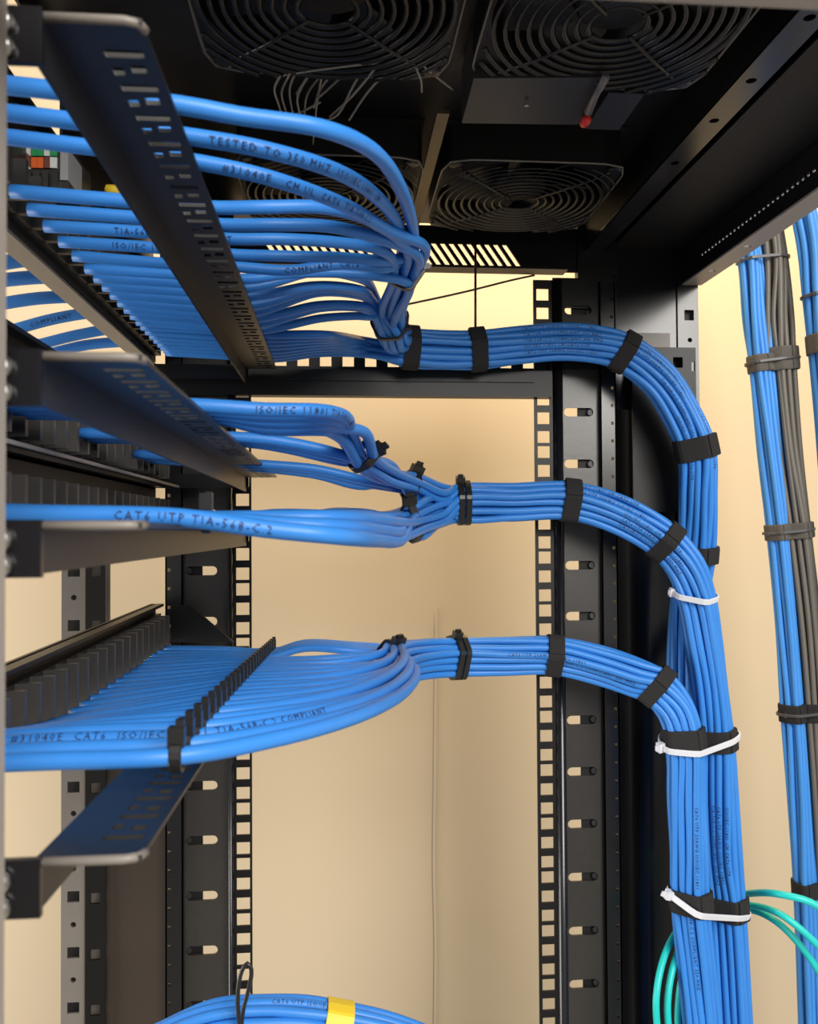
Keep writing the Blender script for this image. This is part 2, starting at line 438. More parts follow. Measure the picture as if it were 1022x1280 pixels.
# rear top beam: perforated web and lower flange
d = W(880, 302, 1) - CAMP; XB = .296
zt_ = H + .235; zb_ = H + .2085
ph = []; y = .30
while y < .66: ph.append(('p', circ(y, H + .2205, .0017, 8))); y += .0062
mb = MB(); mb.plate((XB, 0, 0), Y3, Z3, (1, 0, 0), .16, .70, zb_, zt_, ph, .0015); mb.build('rear_top_web', M_blackg, rack)
mb = MB(); mb.plate((0, 0, zb_), X3, Y3, (0, 0, -1), XB, XB + .017, .16, .70, [('p', pill(XB + .008, y, .0032, .0018)) for y in (.60, .66)], .0015)
mb.build('rear_top_flange', M_grey, rack)
mb = MB(); mb.box((XB, .16, zt_), (XB + .02, .70, ZT)); mb.build('rear_top_edge', M_black, rack)
mb = MB(); mb.box((xc + .02, .16, zt_ + .004), (XB, .72, zt_ + .006)); mb.build('rear_ceiling_sheet', M_dark, rack)
# far rear corner plates
yc = .70
xa, xb = XW(850, yc), XW(876, yc)
zt2 = ZT
mb = MB(); s1 = W(861, 394, yc); c1 = W(862, 425, yc)
mb.plate((0, yc, 0), X3, Z3, Y3, xa, xb, 0.9, zt2, [('r', s1.x - .0042, s1.x + .0042, s1.z - .0045, s1.z + .0045), ('p', circ(c1.x, c1.z, .002))], .002)
mb.build('corner_post', M_blackg, rack)
mb = MB(); mb.box((xa - .002, yc + .006, 0.9), (xb - .001, yc + .008, zt2)); mb.build('corner_backing', M_dark, rack)
s2 = W(847, 453, .69); s3 = W(866, 458, .69)
mb = MB(); mb.plate((0, .69, 0), X3, Z3, Y3, XW(792, .69), XW(872, .69), W(830, 640, .69).z, W(830, 434, .69).z,
                    [('r', s2.x - .0042, s2.x + .0042, s2.z - .0045, s2.z + .0045), ('r', s3.x - .0014, s3.x + .0014, s3.z - .004, s3.z + .004)], .002)
mb.build('corner_bracket', M_black, rack)
mb = MB(); mb.box((XW(778, .695), .695, W(800, 440, .695).z), (XW(840, .695), .697, W(800, 416, .695).z)); mb.build('corner_tab', M_taupe, rack)
mb = MB(); mb.box((XW(765, .70), .702, H + .10), (XW(852, .70), .704, ZT)); mb.build('corner_sheet', M_blackg, rack)
# head plate above right post
mb = MB(); h = W(722, 388, .69)
mb.plate((0, .689, 0), X3, Z3, Y3, XW(693, .69), XW(772, .69), W(720, 462, .69).z, W(720, 348, .69).z, [('p', pill(h.x, h.z, .0115, .0036))], .002)
mb.build('post_head_plate', M_black, rack)
mb = MB(); mb.box((XW(725, .691), .691, W(740, 350, .69).z), (XW(770, .691), .70, ZT)); mb.build('post_head_block', M_black, rack)
mb = MB(); mb.box((XW(718, .693), .6965, W(740, 462, .69).z), (XW(772, .693), .698, W(740, 350, .69).z)); mb.build('head_inner_return', M_dark, rack)
mb = MB(); mb.box((XW(225, .70), .703, H + .10), (XW(292, .70), .705, ZT)); mb.build('front_corner_sheet', M_black, rack)

# ------------------------------------------------------------------ fans in the roof
def make_fan(label):
    f = thing('roof_fan', (0, 0, 0), label, 'fan', 'roof fans')
    h = .0605
    mb = MB(); n = 40; ro = .0585
    # square body with round opening: inner circle, outer rounded square; z from 0 (bottom) to .024
    out = []
    for k in range(n):
        a = 2 * math.pi * k / n; c_, s_ = math.cos(a), math.sin(a); m_ = (abs(c_) ** 9 + abs(s_) ** 9) ** (1 / 9); out.append((h * c_ / m_, h * s_ / m_))
    inn = [(ro * math.cos(2 * math.pi * k / n), ro * math.sin(2 * math.pi * k / n)) for k in range(n)]
    v = []; fc = []
    for lst, z in ((out, 0.0), (inn, 0.0), (inn, .024), (out, .024)): v += [(x, y, z) for x, y in lst]
    for k in range(n):
        l = (k + 1) % n
        for a in range(4): b = (a + 1) % 4; fc.append([a * n + k, a * n + l, b * n + l, b * n + k])
    mb.add(v, fc); mb.build('frame', M_fan, f)
    mb = MB(); mb.box((-h, -h, .0235), (h, h, .0242)); mb.build('back_plate', M_dark, f)
    g = MB()
    for a in (45, 135, 225, 315):
        c_, s_ = math.cos(R(a)), math.sin(R(a))
        g.tube([(c_ * .012, s_ * .012, -.0045), (c_ * .045, s_ * .045, -.0045), (c_ * .066, s_ * .066, -.003), (c_ * .074, s_ * .074, -.001)], .0011, 6)
    go = g.build('guard', M_ring, f, True)
    def flat_arc(rr, a0, a1, n_):
        mb = MB(); full = a1 - a0 > 6.28; v = []; fc = []; m_ = n_ if full else n_ + 1
        for k in range(m_):
            a = a0 + (a1 - a0) * k / n_; c_, s_ = math.cos(a), math.sin(a)
            for r2, z in ((rr - .0013, -.004), (rr + .0009, -.0052), (rr + .0013, -.0046), (rr - .0009, -.0032)): v.append((r2 * c_, r2 * s_, z))
        for k in range(n_):
            l = (k + 1) % m_
            for e in range(4): g_ = (e + 1) % 4; fc.append([k * 4 + e, k * 4 + g_, l * 4 + g_, l * 4 + e])
        if not full: fc += [[0, 1, 2, 3], [n_ * 4 + e for e in (3, 2, 1, 0)]]
        mb.add(v, fc); return mb.build('guard_ring', M_ring, go, True)
    for k in range(9): flat_arc(.0135 + .0055 * k, 0, 2 * math.pi, 44)
    for rr in (.063, .0685):
        e = math.acos(.0585 / rr)
        for q_ in range(4): flat_arc(rr, q_ * math.pi / 2 + e, (q_ + 1) * math.pi / 2 - e, 8)
    mb = MB()
    rs = []
    for k in range(n):
        a = 2 * math.pi * k / n; c_, s_ = math.cos(a), math.sin(a); m_ = (abs(c_) ** 9 + abs(s_) ** 9) ** (1 / 9); rs.append((.0612 * c_ / m_, .0612 * s_ / m_, -.0012))
    mb.tube(rs, .0008, 6, closed=True); mb.build('rim_wire', mat('fan_rim', (.16, .15, .13), .3, metal=.5, noise=.1), go, True)
    mb = MB(); mb.tube([(0, 0, .004), (0, 0, .005), (0, 0, .022)], [.017, .019, .019], 24); mb.build('hub', M_fan, f, True)
    for k in range(7):
        a0 = 2 * math.pi * k / 7; mb = MB(); v = []; fc = []; nu = 6
        for th in (0, .0012):
            for i in range(nu + 1):
                t = i / nu; rr = .0185 + t * .037; sw = a0 + .25 * t
                for e, zz in ((-.33 + .05 * t, .006), (.33 - .02 * t, .019)):
                    v.append((rr * math.cos(sw + e), rr * math.sin(sw + e), zz + th))
        q = (nu + 1) * 2
        for i in range(nu):
            b = i * 2; fc += [[b, b + 1, b + 3, b + 2], [q + b, q + b + 2, q + b + 3, q + b + 1], [b, b + 2, q + b + 2, q + b], [b + 1, q + b + 1, q + b + 3, b + 3]]
        fc += [[0, q, q + 1, 1], [q - 2, q - 1, 2 * q - 1, 2 * q - 2]]
        mb.add(v, fc); mb.build('blade', M_plas, f, True)
    for sx in (-1, 1):
        for sy in (-1, 1):
            mb = MB(); mb.tube([(sx * .0525, sy * .0525, .0), (sx * .0525, sy * .0525, -.002), (sx * .0525, sy * .0525, -.0026)], [.0048, .0048, .003], 14)
            mb.build('screw', M_ring, f)
    return f
ZF = H + .2375
fan = make_fan('black roof fan at the upper right, nearest the bolt-holed rail')
FANS = [((.1315, .380, ZF), 'black roof fan at the upper right, largest beside the bolt-holed rail'),
        ((-.003, .378, ZF), 'black roof fan at the upper left edge of the frame, above loose wires'),
        ((.1315, .595, ZF), 'black roof fan farther back, right above the slanted vent slots'),
        ((-.003, .595, ZF), 'black roof fan mostly hidden behind the arching blue cables')]
fan.location = FANS[0][0]; fan['label'] = FANS[0][1]
for l, t in FANS[1:]: dup(fan, l, t)

# strip between the fans, terminal box, lever, wires
def pt_at_z(px, py, z):
    d = W(px, py, 1.0) - CAMP; return CAMP + d * (z / d.z)
mb = MB(); xg = pt_at_z(538, 200, .238).x
mb.box((xg - .0035, .475, H + .236), (xg + .0035, .655, H + .2385)); tag(mb.build('bracket_strip', M_brown), 'narrow bronze bracket strip running between the two rear roof fans', 'bracket')
tb = thing('terminal_box', (.12, .5, H + .228), 'flat dark grey terminal box on the roof between two fans', 'box')
q = [pt_at_z(592, 98, .232), pt_at_z(748, 97, .232), pt_at_z(722, 156, .228), pt_at_z(577, 154, .228)]
mb = MB(); v = [*q, *[p + Vector((0, 0, .03)) for p in q]]
mb.add(v, [[0, 1, 2, 3], [4, 5, 6, 7], [0, 1, 5, 4], [1, 2, 6, 5], [2, 3, 7, 6], [3, 0, 4, 7]]); mb.build('cover', mat('dark_grey_steel', (.035, .034, .033), .3, noise=.1, nscale=30), tb)
mb = MB(); p = pt_at_z(658, 130, .2285); mb.cyl(p, p + Vector((0, 0, -.001)), .0013, 10); mb.build('screw', M_zinc, tb)
mb = MB(); p = pt_at_z(765, 150, .236); mb.box((p.x - .012, p.y - .03, p.z), (p.x + .008, p.y + .012, p.z + .02)); mb.build('side_block', M_plas, tb)
lv = thing('lever_switch', pt_at_z(735, 140, .224), 'small grey lever with red tip beside the terminal box', 'switch')
mb = MB(); a, b = pt_at_z(757, 96, .226), pt_at_z(735, 140, .224)
mb.tube([a, a.lerp(b, .5) + Vector((0, 0, .001)), b], [.0022, .0018, .0024], 8); mb.build('arm', mat('smoky_plastic', (.12, .12, .13), .3, noise=.05), lv, True)
mb = MB(); p = pt_at_z(731, 152, .224); mb.tube([p + Vector((0, -.005, 0)), p + Vector((0, -.003, 0)), p + Vector((0, .002, 0)), p + Vector((0, .0035, 0))], [.001, .0028, .0028, .001], 12); mb.build('tip', M_red, lv, True)
WIR = [[(345, 96), (380, 90), (440, 82), (480, 78)], [(350, 95), (343, 110), (348, 130), (352, 143)], [(362, 92), (352, 115), (358, 142)], [(372, 85), (362, 112), (366, 145)],
       [(395, 80), (378, 105), (370, 118)], [(425, 82), (400, 112), (392, 135)], [(455, 82), (440, 110), (420, 145), (400, 152)], [(470, 84), (440, 120), (412, 146)],
       [(400, 128), (372, 142), (350, 150)], [(402, 95), (396, 130), (391, 180)], [(410, 84), (384, 118), (380, 146)], [(440, 84), (418, 104), (398, 122)], [(490, 84), (462, 112), (436, 150)], [(388, 90), (372, 120), (376, 148)], [(520, 85), (526, 100), (527, 115)], [(530, 83), (548, 98), (566, 112)]]
for k, wpts in enumerate(WIR):
    pts = [pt_at_z(x, y, .236 - .004 * math.sin(i + k)) for i, (x, y) in enumerate(wpts)]
    mb = MB(); mb.tube(catmull(pts, .003), .0006, 6)
    tag(mb.build('fan_wire', M_wire, smooth=True), 'thin grey fan wire hanging loose below the upper left roof fan', 'wire', 'loose fan wires under the roof')

# ------------------------------------------------------------------ patch panels and lacing bars
XPAN = -.137
def patch_panel(label, zt, zb, zlip, ribs, rib_z, mrib, yrange=(.215, .662), lipw=.006, mlip=None):
    p = thing('patch_panel', (XPAN, .44, H + zb), label, 'patch panel', 'patch panels')
    mb = MB(); mb.box((XPAN - .004, .2, H + zb), (XPAN - .002, .67, H + zt)); mb.build('face_plate', M_black, p)
    mb = MB(); mb.box((XPAN - .002 - lipw, .2, H + zlip - .0015), (XPAN - .002, .67, H + zlip)); mb.build('lip', mlip or M_black, p)
    mb = MB(); mb.box((XPAN - .006, .2, H + zt - .002), (XPAN + .004, .67, H + zt)); mb.build('top_flange', M_black, p)
    mb = MB(); mb.box((XPAN - .002, .21, H + rib_z[0]), (XPAN + .003, .665, H + rib_z[1])); mb.build('connector_strip', M_plas, p)
    y = yrange[0]; first = None
    while y < yrange[1]:
        if first is None:
            mb = MB(); mb.box((XPAN, y - .0016, H + rib_z[0]), (XPAN + .013, y + .0016, H + rib_z[1])); first = mb.build('divider', mrib, p); y0 = y
        else:
            o = first.copy(); COL.objects.link(o); o.location = (0, y - y0, 0)
        y += ribs
    return p
M_rib = mat('divider_plastic', (.075, .07, .066), .4, noise=.1)
pp1 = patch_panel('topmost black patch panel with colour-coded punch-down block', .190, .130, .129, .0172, (.134, .150), M_plas, lipw=.011, mlip=M_taupe)  # taupe lip colour paints in the light on its underside
pp2 = patch_panel('second black patch panel, behind the second lacing bar from the top', .086, .0365, .0375, .0172, (.038, .060), M_rib)
pp3 = patch_panel('third black patch panel with a front edge painted as lit', .0345, -.006, .0325, .0172, (.002, .0225), M_rib)
pp4 = patch_panel('lowest black patch panel with a comb of dividers above the wide cable row', -.057, -.086, -.058, .0172, (-.086, -.064), M_rib)
mb = MB(); mb.box((XPAN + .0155, .2, H + .0322), (XPAN + .0172, .665, H + .0338)); mb.build('lit_edge_strip', M_grey, pp3)  # light grey paints the panel edge as lit
# triangular gusset at the far end of the lowest panel
mb = MB(); a, b, c = W(214, 757, .662), W(214, 803, .662), W(292, 803, .662); a2 = W(238, 757, .662)
v = [a, a2, c, b]; v += [p + Vector((0, .003, 0)) for p in v]
mb.add(v, [[0, 1, 2, 3], [7, 6, 5, 4], [0, 1, 5, 4], [1, 2, 6, 5], [2, 3, 7, 6], [3, 0, 4, 7]]); mb.build('gusset', M_black, pp4)
# colour-coded punch-down block on the top panel, its coded end towards the near side
yb_ = .395
def bx_(px0, px1, py0, py1, y0, y1, m, nm, par):
    a = W(px0, py1, yb_); b = W(px1, py0, yb_); mb = MB(); mb.box((a.x, y0, a.z), (b.x, y1, b.z)); return mb.build(nm, m, par)
blk = bx_(8, 86, 181, 236, yb_, yb_ + .035, M_plas, 'punch_down_block', pp1)
for row, (p0, p1) in enumerate(((184, 196), (198, 211))):
    for (x0, x1), m in zip(((8, 24), (25.5, 39), (40, 47), (47.5, 55), (56, 63), (63.5, 72)), ((M_brn, M_wht, M_green, M_green, M_wht, M_green), (M_brn, M_brn, M_orange, M_orange, M_brn, M_wht))[row]):
        bx_(x0, x1, p0, p1, yb_ - .0012, yb_, m, 'colour_code', blk)
    # diagonal half of the white cell
    a, b, c = W(25.5, p1, yb_ - .0014), W(39, p1, yb_ - .0014), W(25.5, p0, yb_ - .0014)
    mb = MB(); v = [a, b, c]; v += [q + Vector((0, .0006, 0)) for q in v]; mb.add(v, [[0, 1, 2], [5, 4, 3], [0, 1, 4, 3], [1, 2, 5, 4], [2, 0, 3, 5]]); mb.build('colour_code', M_wht if row else M_brn, blk)
    V, Fc = text_mesh(('18', '8')[row], .0052); o_ = W(11, p1 - 1.5, yb_ - .0014); mb = MB(); mb.add([o_ + Vector((v.x * .8, 0, v.y)) for v in V], Fc); mb.build('printed_text', M_wht, blk)
for k in range(5): bx_(24 + 11 * k, 30 + 11 * k, 216, 242, yb_ - .003, yb_, M_plas, 'terminal_tooth', blk)
bx_(76, 86, 186, 226, yb_ - .001, yb_ + .02, mat('grey_label', (.3, .3, .3), .5, noise=.1), 'side_label', blk)
mb = MB(); p = W(141, 238, .44); mb.tube([p + Vector((-.004, 0, 0)), p + Vector((-.003, 0, 0)), p + Vector((.003, 0, 0)), p + Vector((.004, 0, 0))], [.001, .0028, .0028, .001], 14)
tag(mb.build('cable_tag', M_yel, smooth=True), 'small yellow oval tag behind the topmost lacing bar', 'tag')

def lacing_bar(label, za, zb, lip=.0095, x0=-.0695, x1=-.046, ya=.206, yb=.664):
    """flat slotted bar on a folded lip; za/zb heights at the near and far end"""
    L = thing('lacing_bar', (x0, .44, H + min(za, zb) - lip), label, 'cable bar', 'lacing bars behind the patch panels')
    n = Vector((0, yb - ya, zb - za)); ln = n.length; V = n.normalized(); N = Vector((1, 0, 0)).cross(V)
    holes = []; y = .012; k = 0
    while y < ln - .008:
        holes.append(('r', -.0585 - x0, -.0485 - x0, y, y + .0036))
        holes.append(('r', -.0585 - x0, -.0555 - x0, y + .0085, y + .0125)); holes.append(('r', -.0535 - x0, -.0495 - x0, y + .007, y + .011))
        y += .0172
    w_ = x1 - x0
    mb = MB(); mb.plate((x0, ya, H + za), (1, 0, 0), V, N, .0, w_, 0, ln, holes, .0013)
    mb.build('slotted_plate', M_bar, L)
    mb = MB(); o = Vector((x0, ya, H + za)); a = V * (ln / 2)
    mb.obox(o + a + Vector((-.0005, 0, -lip / 2)), Vector((.0007, 0, 0)), a, Vector((0, 0, lip / 2 + .0012))); mb.build('lip', M_bar, L)
    # rounded near end edge; its taupe paints in the light reflected there
    mb = MB(); mb.tube([o + Vector((.001, 0, .0006)), o + Vector((w_ - .004, 0, .0006)), o + Vector((w_ - .001, .001, .0006)), o + Vector((w_, .004, .0006))], .0012, 8); mb.build('lit_end_edge', M_taupe, L, True)
    # near ear bracket towards the post, with bolts
    e0 = W(-30, 660, ya).x
    mb = MB(); mb.box((e0, ya - .002, H + za - .0115), (x0 + .001, ya, H + za + .002)); mb.build('ear', M_blackg, L)
    for dz in (-.0025, -.0085):
        mb = MB(); c = Vector((x0 - .008, ya - .002, H + za + dz)); mb.tube([c, c + Vector((0, -.002, 0)), c + Vector((0, -.0028, 0))], [.003, .003, .0018], 12); mb.build('bolt', M_zinc, L, True)
    mb = MB(); mb.box((XPAN - .002, yb - .001, H + zb - .008), (x0 + .002, yb + .001, H + zb + .003)); mb.build('far_bracket', M_black, L)
    return L
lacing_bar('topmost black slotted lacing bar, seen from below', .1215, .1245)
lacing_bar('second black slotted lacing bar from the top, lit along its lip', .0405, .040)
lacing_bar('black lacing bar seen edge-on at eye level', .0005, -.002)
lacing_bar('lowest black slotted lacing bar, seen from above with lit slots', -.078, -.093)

# ------------------------------------------------------------------ cable bundles
RC = .00278
def hexpack(n, d):
    P = []
    for i in range(-6, 7):
        for j in range(-6, 7): P.append(((i + j / 2) * d + d * .17, j * d * .866 + d * .11))
    P.sort(key=lambda p: math.hypot(*p)); P = P[:n]
    ca, cb = sum(p[0] for p in P) / n, sum(p[1] for p in P) / n
    return [(a - ca, b - cb) for a, b in P]
def assign(slots, targets):
    """greedy: slot for each target"""
    free = list(range(len(slots))); out = []
    for t in targets:
        k = min(free, key=lambda s_: math.dist(slots[s_], t)); free.remove(k); out.append(slots[k])
    return out
class Bundle:
    def __init__(s, st, slots, sub=False, squash=None, jit=.0007, tw=0.0):
        s.C = [W(*q[:3]) for q in st]; s.fr = []; s.pos = []
        for i, c in enumerate(s.C):
            T = (s.C[min(i + 1, len(s.C) - 1)] - s.C[max(i - 1, 0)]).normalized()
            if sub: na = T.cross(Vector((0, 0, 1)))
            else: na = Vector((0, -1, 0)); na = na - T * na.dot(T)
            na.normalize(); nb = na.cross(T); s.fr.append((c, T, na, nb))
            sq = squash[i] if squash else (1, 1)
            ta = tw * math.sin(i * .9 + 1); slots_ = [(a * math.cos(ta) - b * math.sin(ta), a * math.sin(ta) + b * math.cos(ta)) for a, b in slots]
            s.pos.append([c + na * (a * sq[0] + random.uniform(-jit, jit)) + nb * (b * sq[1] + random.uniform(-jit, jit)) for a, b in slots_])
    def path(s, k, i0=0): return [p[k] for p in s.pos[i0:]]
def lead(x0, Yi, z0, z1, xc=-.046, jz=.0006):
    return [Vector((x0, Yi, H + z0)), Vector(((x0 + xc) / 2, Yi, H + (z0 + z1) / 2 + random.uniform(-jz, jz))), Vector((xc, Yi + random.uniform(-.001, .001), H + z1))]
def floor_tail(p): return (p.x, p.y, .03)

# main slots, split between the groups entering at the top, middle, bottom
def ordered_slots(n, d, key):
    P = hexpack(n, d); P.sort(key=key); return P

DS = .00555
ORD = 'first second third fourth fifth sixth seventh eighth ninth tenth eleventh twelfth thirteenth fourteenth fifteenth sixteenth seventeenth eighteenth nineteenth twentieth twenty-first twenty-second twenty-third twenty-fourth'.split()
# ---- bundle A, top panel
YA = [.258, .277, .297, .338, .357, .376, .396, .416, .436, .452, .468, .484, .500, .515, .530, .545, .558, .571, .584, .597, .610, .620, .630, .640]
TXT = ('CAT6 UTP 23AWG ISO/IEC 11801', 'TIA-568-C.2 COMPLIANT 350 MHZ', 'ISO/IEC 11801 CM CAT6 UTP')
slotsA = ordered_slots(24, DS, lambda p: -p[1])
stA = [(512, 436, .655), (555, 439, .658), (596, 437, .658), (650, 430, .658), (700, 426, .658), (745, 430, .658), (779, 441, .657), (822, 475, .656), (850, 518, .655), (868, 560, .655),
       (872, 620, .660), (870, 690, .672), (862, 750, .680), (857, 820, .683), (857, 920, .684), (866, 1050, .686), (880, 1150, .687), (890, 1300, .687)]
A = Bundle(stA, slotsA, tw=.22)
subA1 = hexpack(9, DS); cA = [slotsA[k] for k in range(9)]
m_ = (sum(p[0] for p in cA) / 9, sum(p[1] for p in cA) / 9)
subA1 = assign(subA1, [(p[0] - m_[0], p[1] - m_[1]) for p in cA])
A1 = Bundle([(514, 312, .435), (508, 338, .475), (494, 378, .55), (487, 404, .61)], subA1, sub=True)
sA2 = hexpack(16, DS); cA = [slotsA[k] for k in range(16)]; m_ = (sum(p[0] for p in cA) / 16, sum(p[1] for p in cA) / 16)
sA2 = assign(sA2, [(p[0] - m_[0], p[1] - m_[1]) for p in cA])
A2 = Bundle([(487, 404, .61), (494, 424, .635)], sA2, sub=True)
ARCS = {0: [(300, 145, .262), (400, 160, .268), (462, 186, .29), (500, 235, .335)],
        1: [(330, 187, .282), (420, 214, .30), (482, 258, .35)],
        2: [(335, 222, .302), (420, 252, .325), (485, 288, .375)],
        3: [(330, 259, .338), (400, 259, .345), (455, 272, .365), (495, 296, .39)],
        4: [(340, 281, .357), (410, 283, .366), (470, 297, .385)],
        5: [(350, 299, .377), (420, 303, .39), (475, 312, .405)],
        6: [(350, 320, .397), (430, 322, .408), (478, 326, .422)],
        7: [(360, 338, .417), (430, 330, .425), (480, 335, .435)],
        8: [(360, 342, .437), (420, 341, .445), (470, 345, .45)]}
LAB = {0: 'topmost blue cable, arching widest below the roof fans', 1: 'blue cable second from the top, printed TESTED TO 350 MHZ', 2: 'blue cable third from the top, printed with a number after a hash sign',
       3: 'fourth blue cable from the top, starting below the colour-coded block'}
PR = {0: [], 1: [('TESTED TO 350 MHZ  ISO/IEC 11801  CM', .150)], 2: [('#31040E   CM UL  CAT6  TIA-568-C.2', .152)], 3: [], 6: [('ISO/IEC 11801 TIA-568-C.2', .024)], 7: [('COMPLIANT  CAT6', .10)], 5: [('TIA-568-C.2 COMPLIANT', .03)]}
for i, Yi in enumerate(YA):
    L = lead(-.125, Yi, .1315, .1275) if i > 2 else lead(-.19, Yi, .1385 + .0015 * i, .1275)
    if i < 9: pts = L + [W(*q) for q in ARCS[i]] + A1.path(i, 0 if i < 5 else 1)[:-1] + A2.path(i) + A.path(i)
    elif i < 16:
        t = (i - 9) / 6
        t2 = (0, .3, .36, .45, .72, .78, 1)[i - 9]; p1 = W(390 + 10 * t, 340 + 58 * t2, Yi + .01); p2 = W(446, 347 + 48 * t2, Yi + .02 + .02 * (1 - t)); p3 = W(470 - 8 * t, 372 + 24 * t2, .575)
        pts = L + [p1, p2, p3] + A2.path(i) + A.path(i)
    else:
        t = (i - 16) / 7
        pts = L + [W(400, 418 + 24 * t, Yi + .004), W(455, 425 + 18 * t, .648)] + A.path(i)
    end = pts[-1]
    cable(pts, RC, M_blue, LAB.get(i, f'{ORD[i]} blue cable from the top in the fan leaving the topmost patch panel'),
          'blue cables of the top bundle', tail=floor_tail(end), prints=[(s_, x) for s_, x in PR.get(i, [])] + ([('CAT6 UTP ISO/IEC 11801 COMPLIANT', .36 + .01 * (i % 3), .0028, .25)] if i in (10, 13, 17, 21) else []) + ([(TXT[i % 3], W(*stA[6 + i % 3][:3]), .0032, .0), (TXT[(i + 1) % 3], W(*stA[3][:3]), .0032, .1)] if slotsA[i][0] > .006 else []))

# ---- bundle B, second and third panels
slotsB = ordered_slots(24, DS, lambda p: -p[1])
stB = [(574, 629, .652), (640, 628, .652), (712, 626, .650), (775, 643, .646), (832, 677, .641), (856, 708, .637), (868, 742, .636), (877, 800, .636), (885, 860, .637), (893, 922, .638), (897, 1000, .639), (902, 1070, .640), (907, 1130, .640), (915, 1300, .640)]
B = Bundle(stB, slotsB, tw=.22, squash=[(1, 1)] * 5 + [(1.05, .95)] * 2 + [(1.12, .88)] * 7)
YB = [.318, .330, .342, .354, .425, .437, .45, .54, .56, .585]
def subset(n, idx, slots):
    P = hexpack(n, DS); c = [slots[k] for k in idx]; m = (sum(p[0] for p in c) / n, sum(p[1] for p in c) / n)
    return assign(P, [(p[0] - m[0], p[1] - m[1]) for p in c])
NB = len(YB)
B1 = Bundle([(440, 541, .41), (454, 570, .45), (484, 592, .53)], subset(7, range(7), slotsB), sub=True)
B2 = Bundle([(513, 606, .59), (545, 619, .63)], subset(NB, range(NB), slotsB), sub=True)
for i, Yi in enumerate(YB):
    L = lead(-.125, Yi, .0475, .0455 if i < 7 else .041)
    if i < 4: pts = L + [W(330, 512 + 8 * i, Yi + .003), W(395, 513 + 8 * i, Yi + .010), W(428 - 5 * i, 519 + 7 * i, Yi + .032)] + B1.path(i) + B2.path(i) + B.path(i)
    elif i < 7: pts = L + [W(360, 553 + 4 * (i - 4), Yi + .002), W(425, 568 + 4 * (i - 4), Yi + .008)] + B1.path(i, 2) + B2.path(i) + B.path(i)
    else: pts = L + [W(395, 586 + 4 * (i - 7), Yi + .004), W(455, 600 + 4 * (i - 7), Yi + .012)] + B2.path(i) + B.path(i)
    cable(pts, RC, M_blue, f'{ORD[i]} blue cable from the top crossing the second lacing bar', 'blue cables of the second panel',
          tail=floor_tail(pts[-1]), prints=[('ISO/IEC 11801 TIA-568-C.2 CAT6', .095)] if i == 0 else [('COMPLIANT ISO/IEC 11801', .40)] if i in (8,) else [(TXT[i % 3], W(*stB[2][:3]), .0032, .1)] if slotsB[i][0] > .005 else [])
YB3 = [.258, .274, .29, .306, .325, .345, .365, .39, .42, .45, .48, .52, .57, .615]
B3 = Bundle([(514, 654, .575), (545, 641, .63)], subset(14, range(NB, 24), slotsB), sub=True)
for i, Yi in enumerate(YB3):
    L = lead(-.125, Yi, .006, .0036)
    k = NB + i
    if i < 9: pts = L + [W(330, 661 - 6 * (i % 3) - .6 * i, Yi + .002), W(420, 670 - 11 * (i % 3) - .4 * i, Yi + .008), W(478 - 2 * i, 676 - 13 * (i % 3), max(Yi + .03, .35)), W(502 - i, 675 - 11 * (i % 3), max(Yi + .06, .43 + .008 * i))] + B3.path(i) + B.path(k)
    else: pts = L + [W(420, 645 - 1.5 * (i - 9), Yi + .004), W(475, 647 - (i - 9) * .8, max(Yi + .01, .53))] + B3.path(i) + B.path(k)
    cable(pts, RC, M_blue, f'{ORD[i]} blue cable from the front crossing the eye-level lacing bar', 'blue cables of the third panel',
          tail=floor_tail(pts[-1]), prints=[('CAT6 UTP TIA-568-C.2', .06)] if i == 0 else [('ISO/IEC 11801 BLUE', .12)] if i in (5,) else [(TXT[i % 3], W(*stB[3][:3]), .0032, .0), (TXT[i % 3], W(*stB[8 + (i * 3) % 4][:3]), .0032, .0)] if slotsB[k][0] > .005 else [])

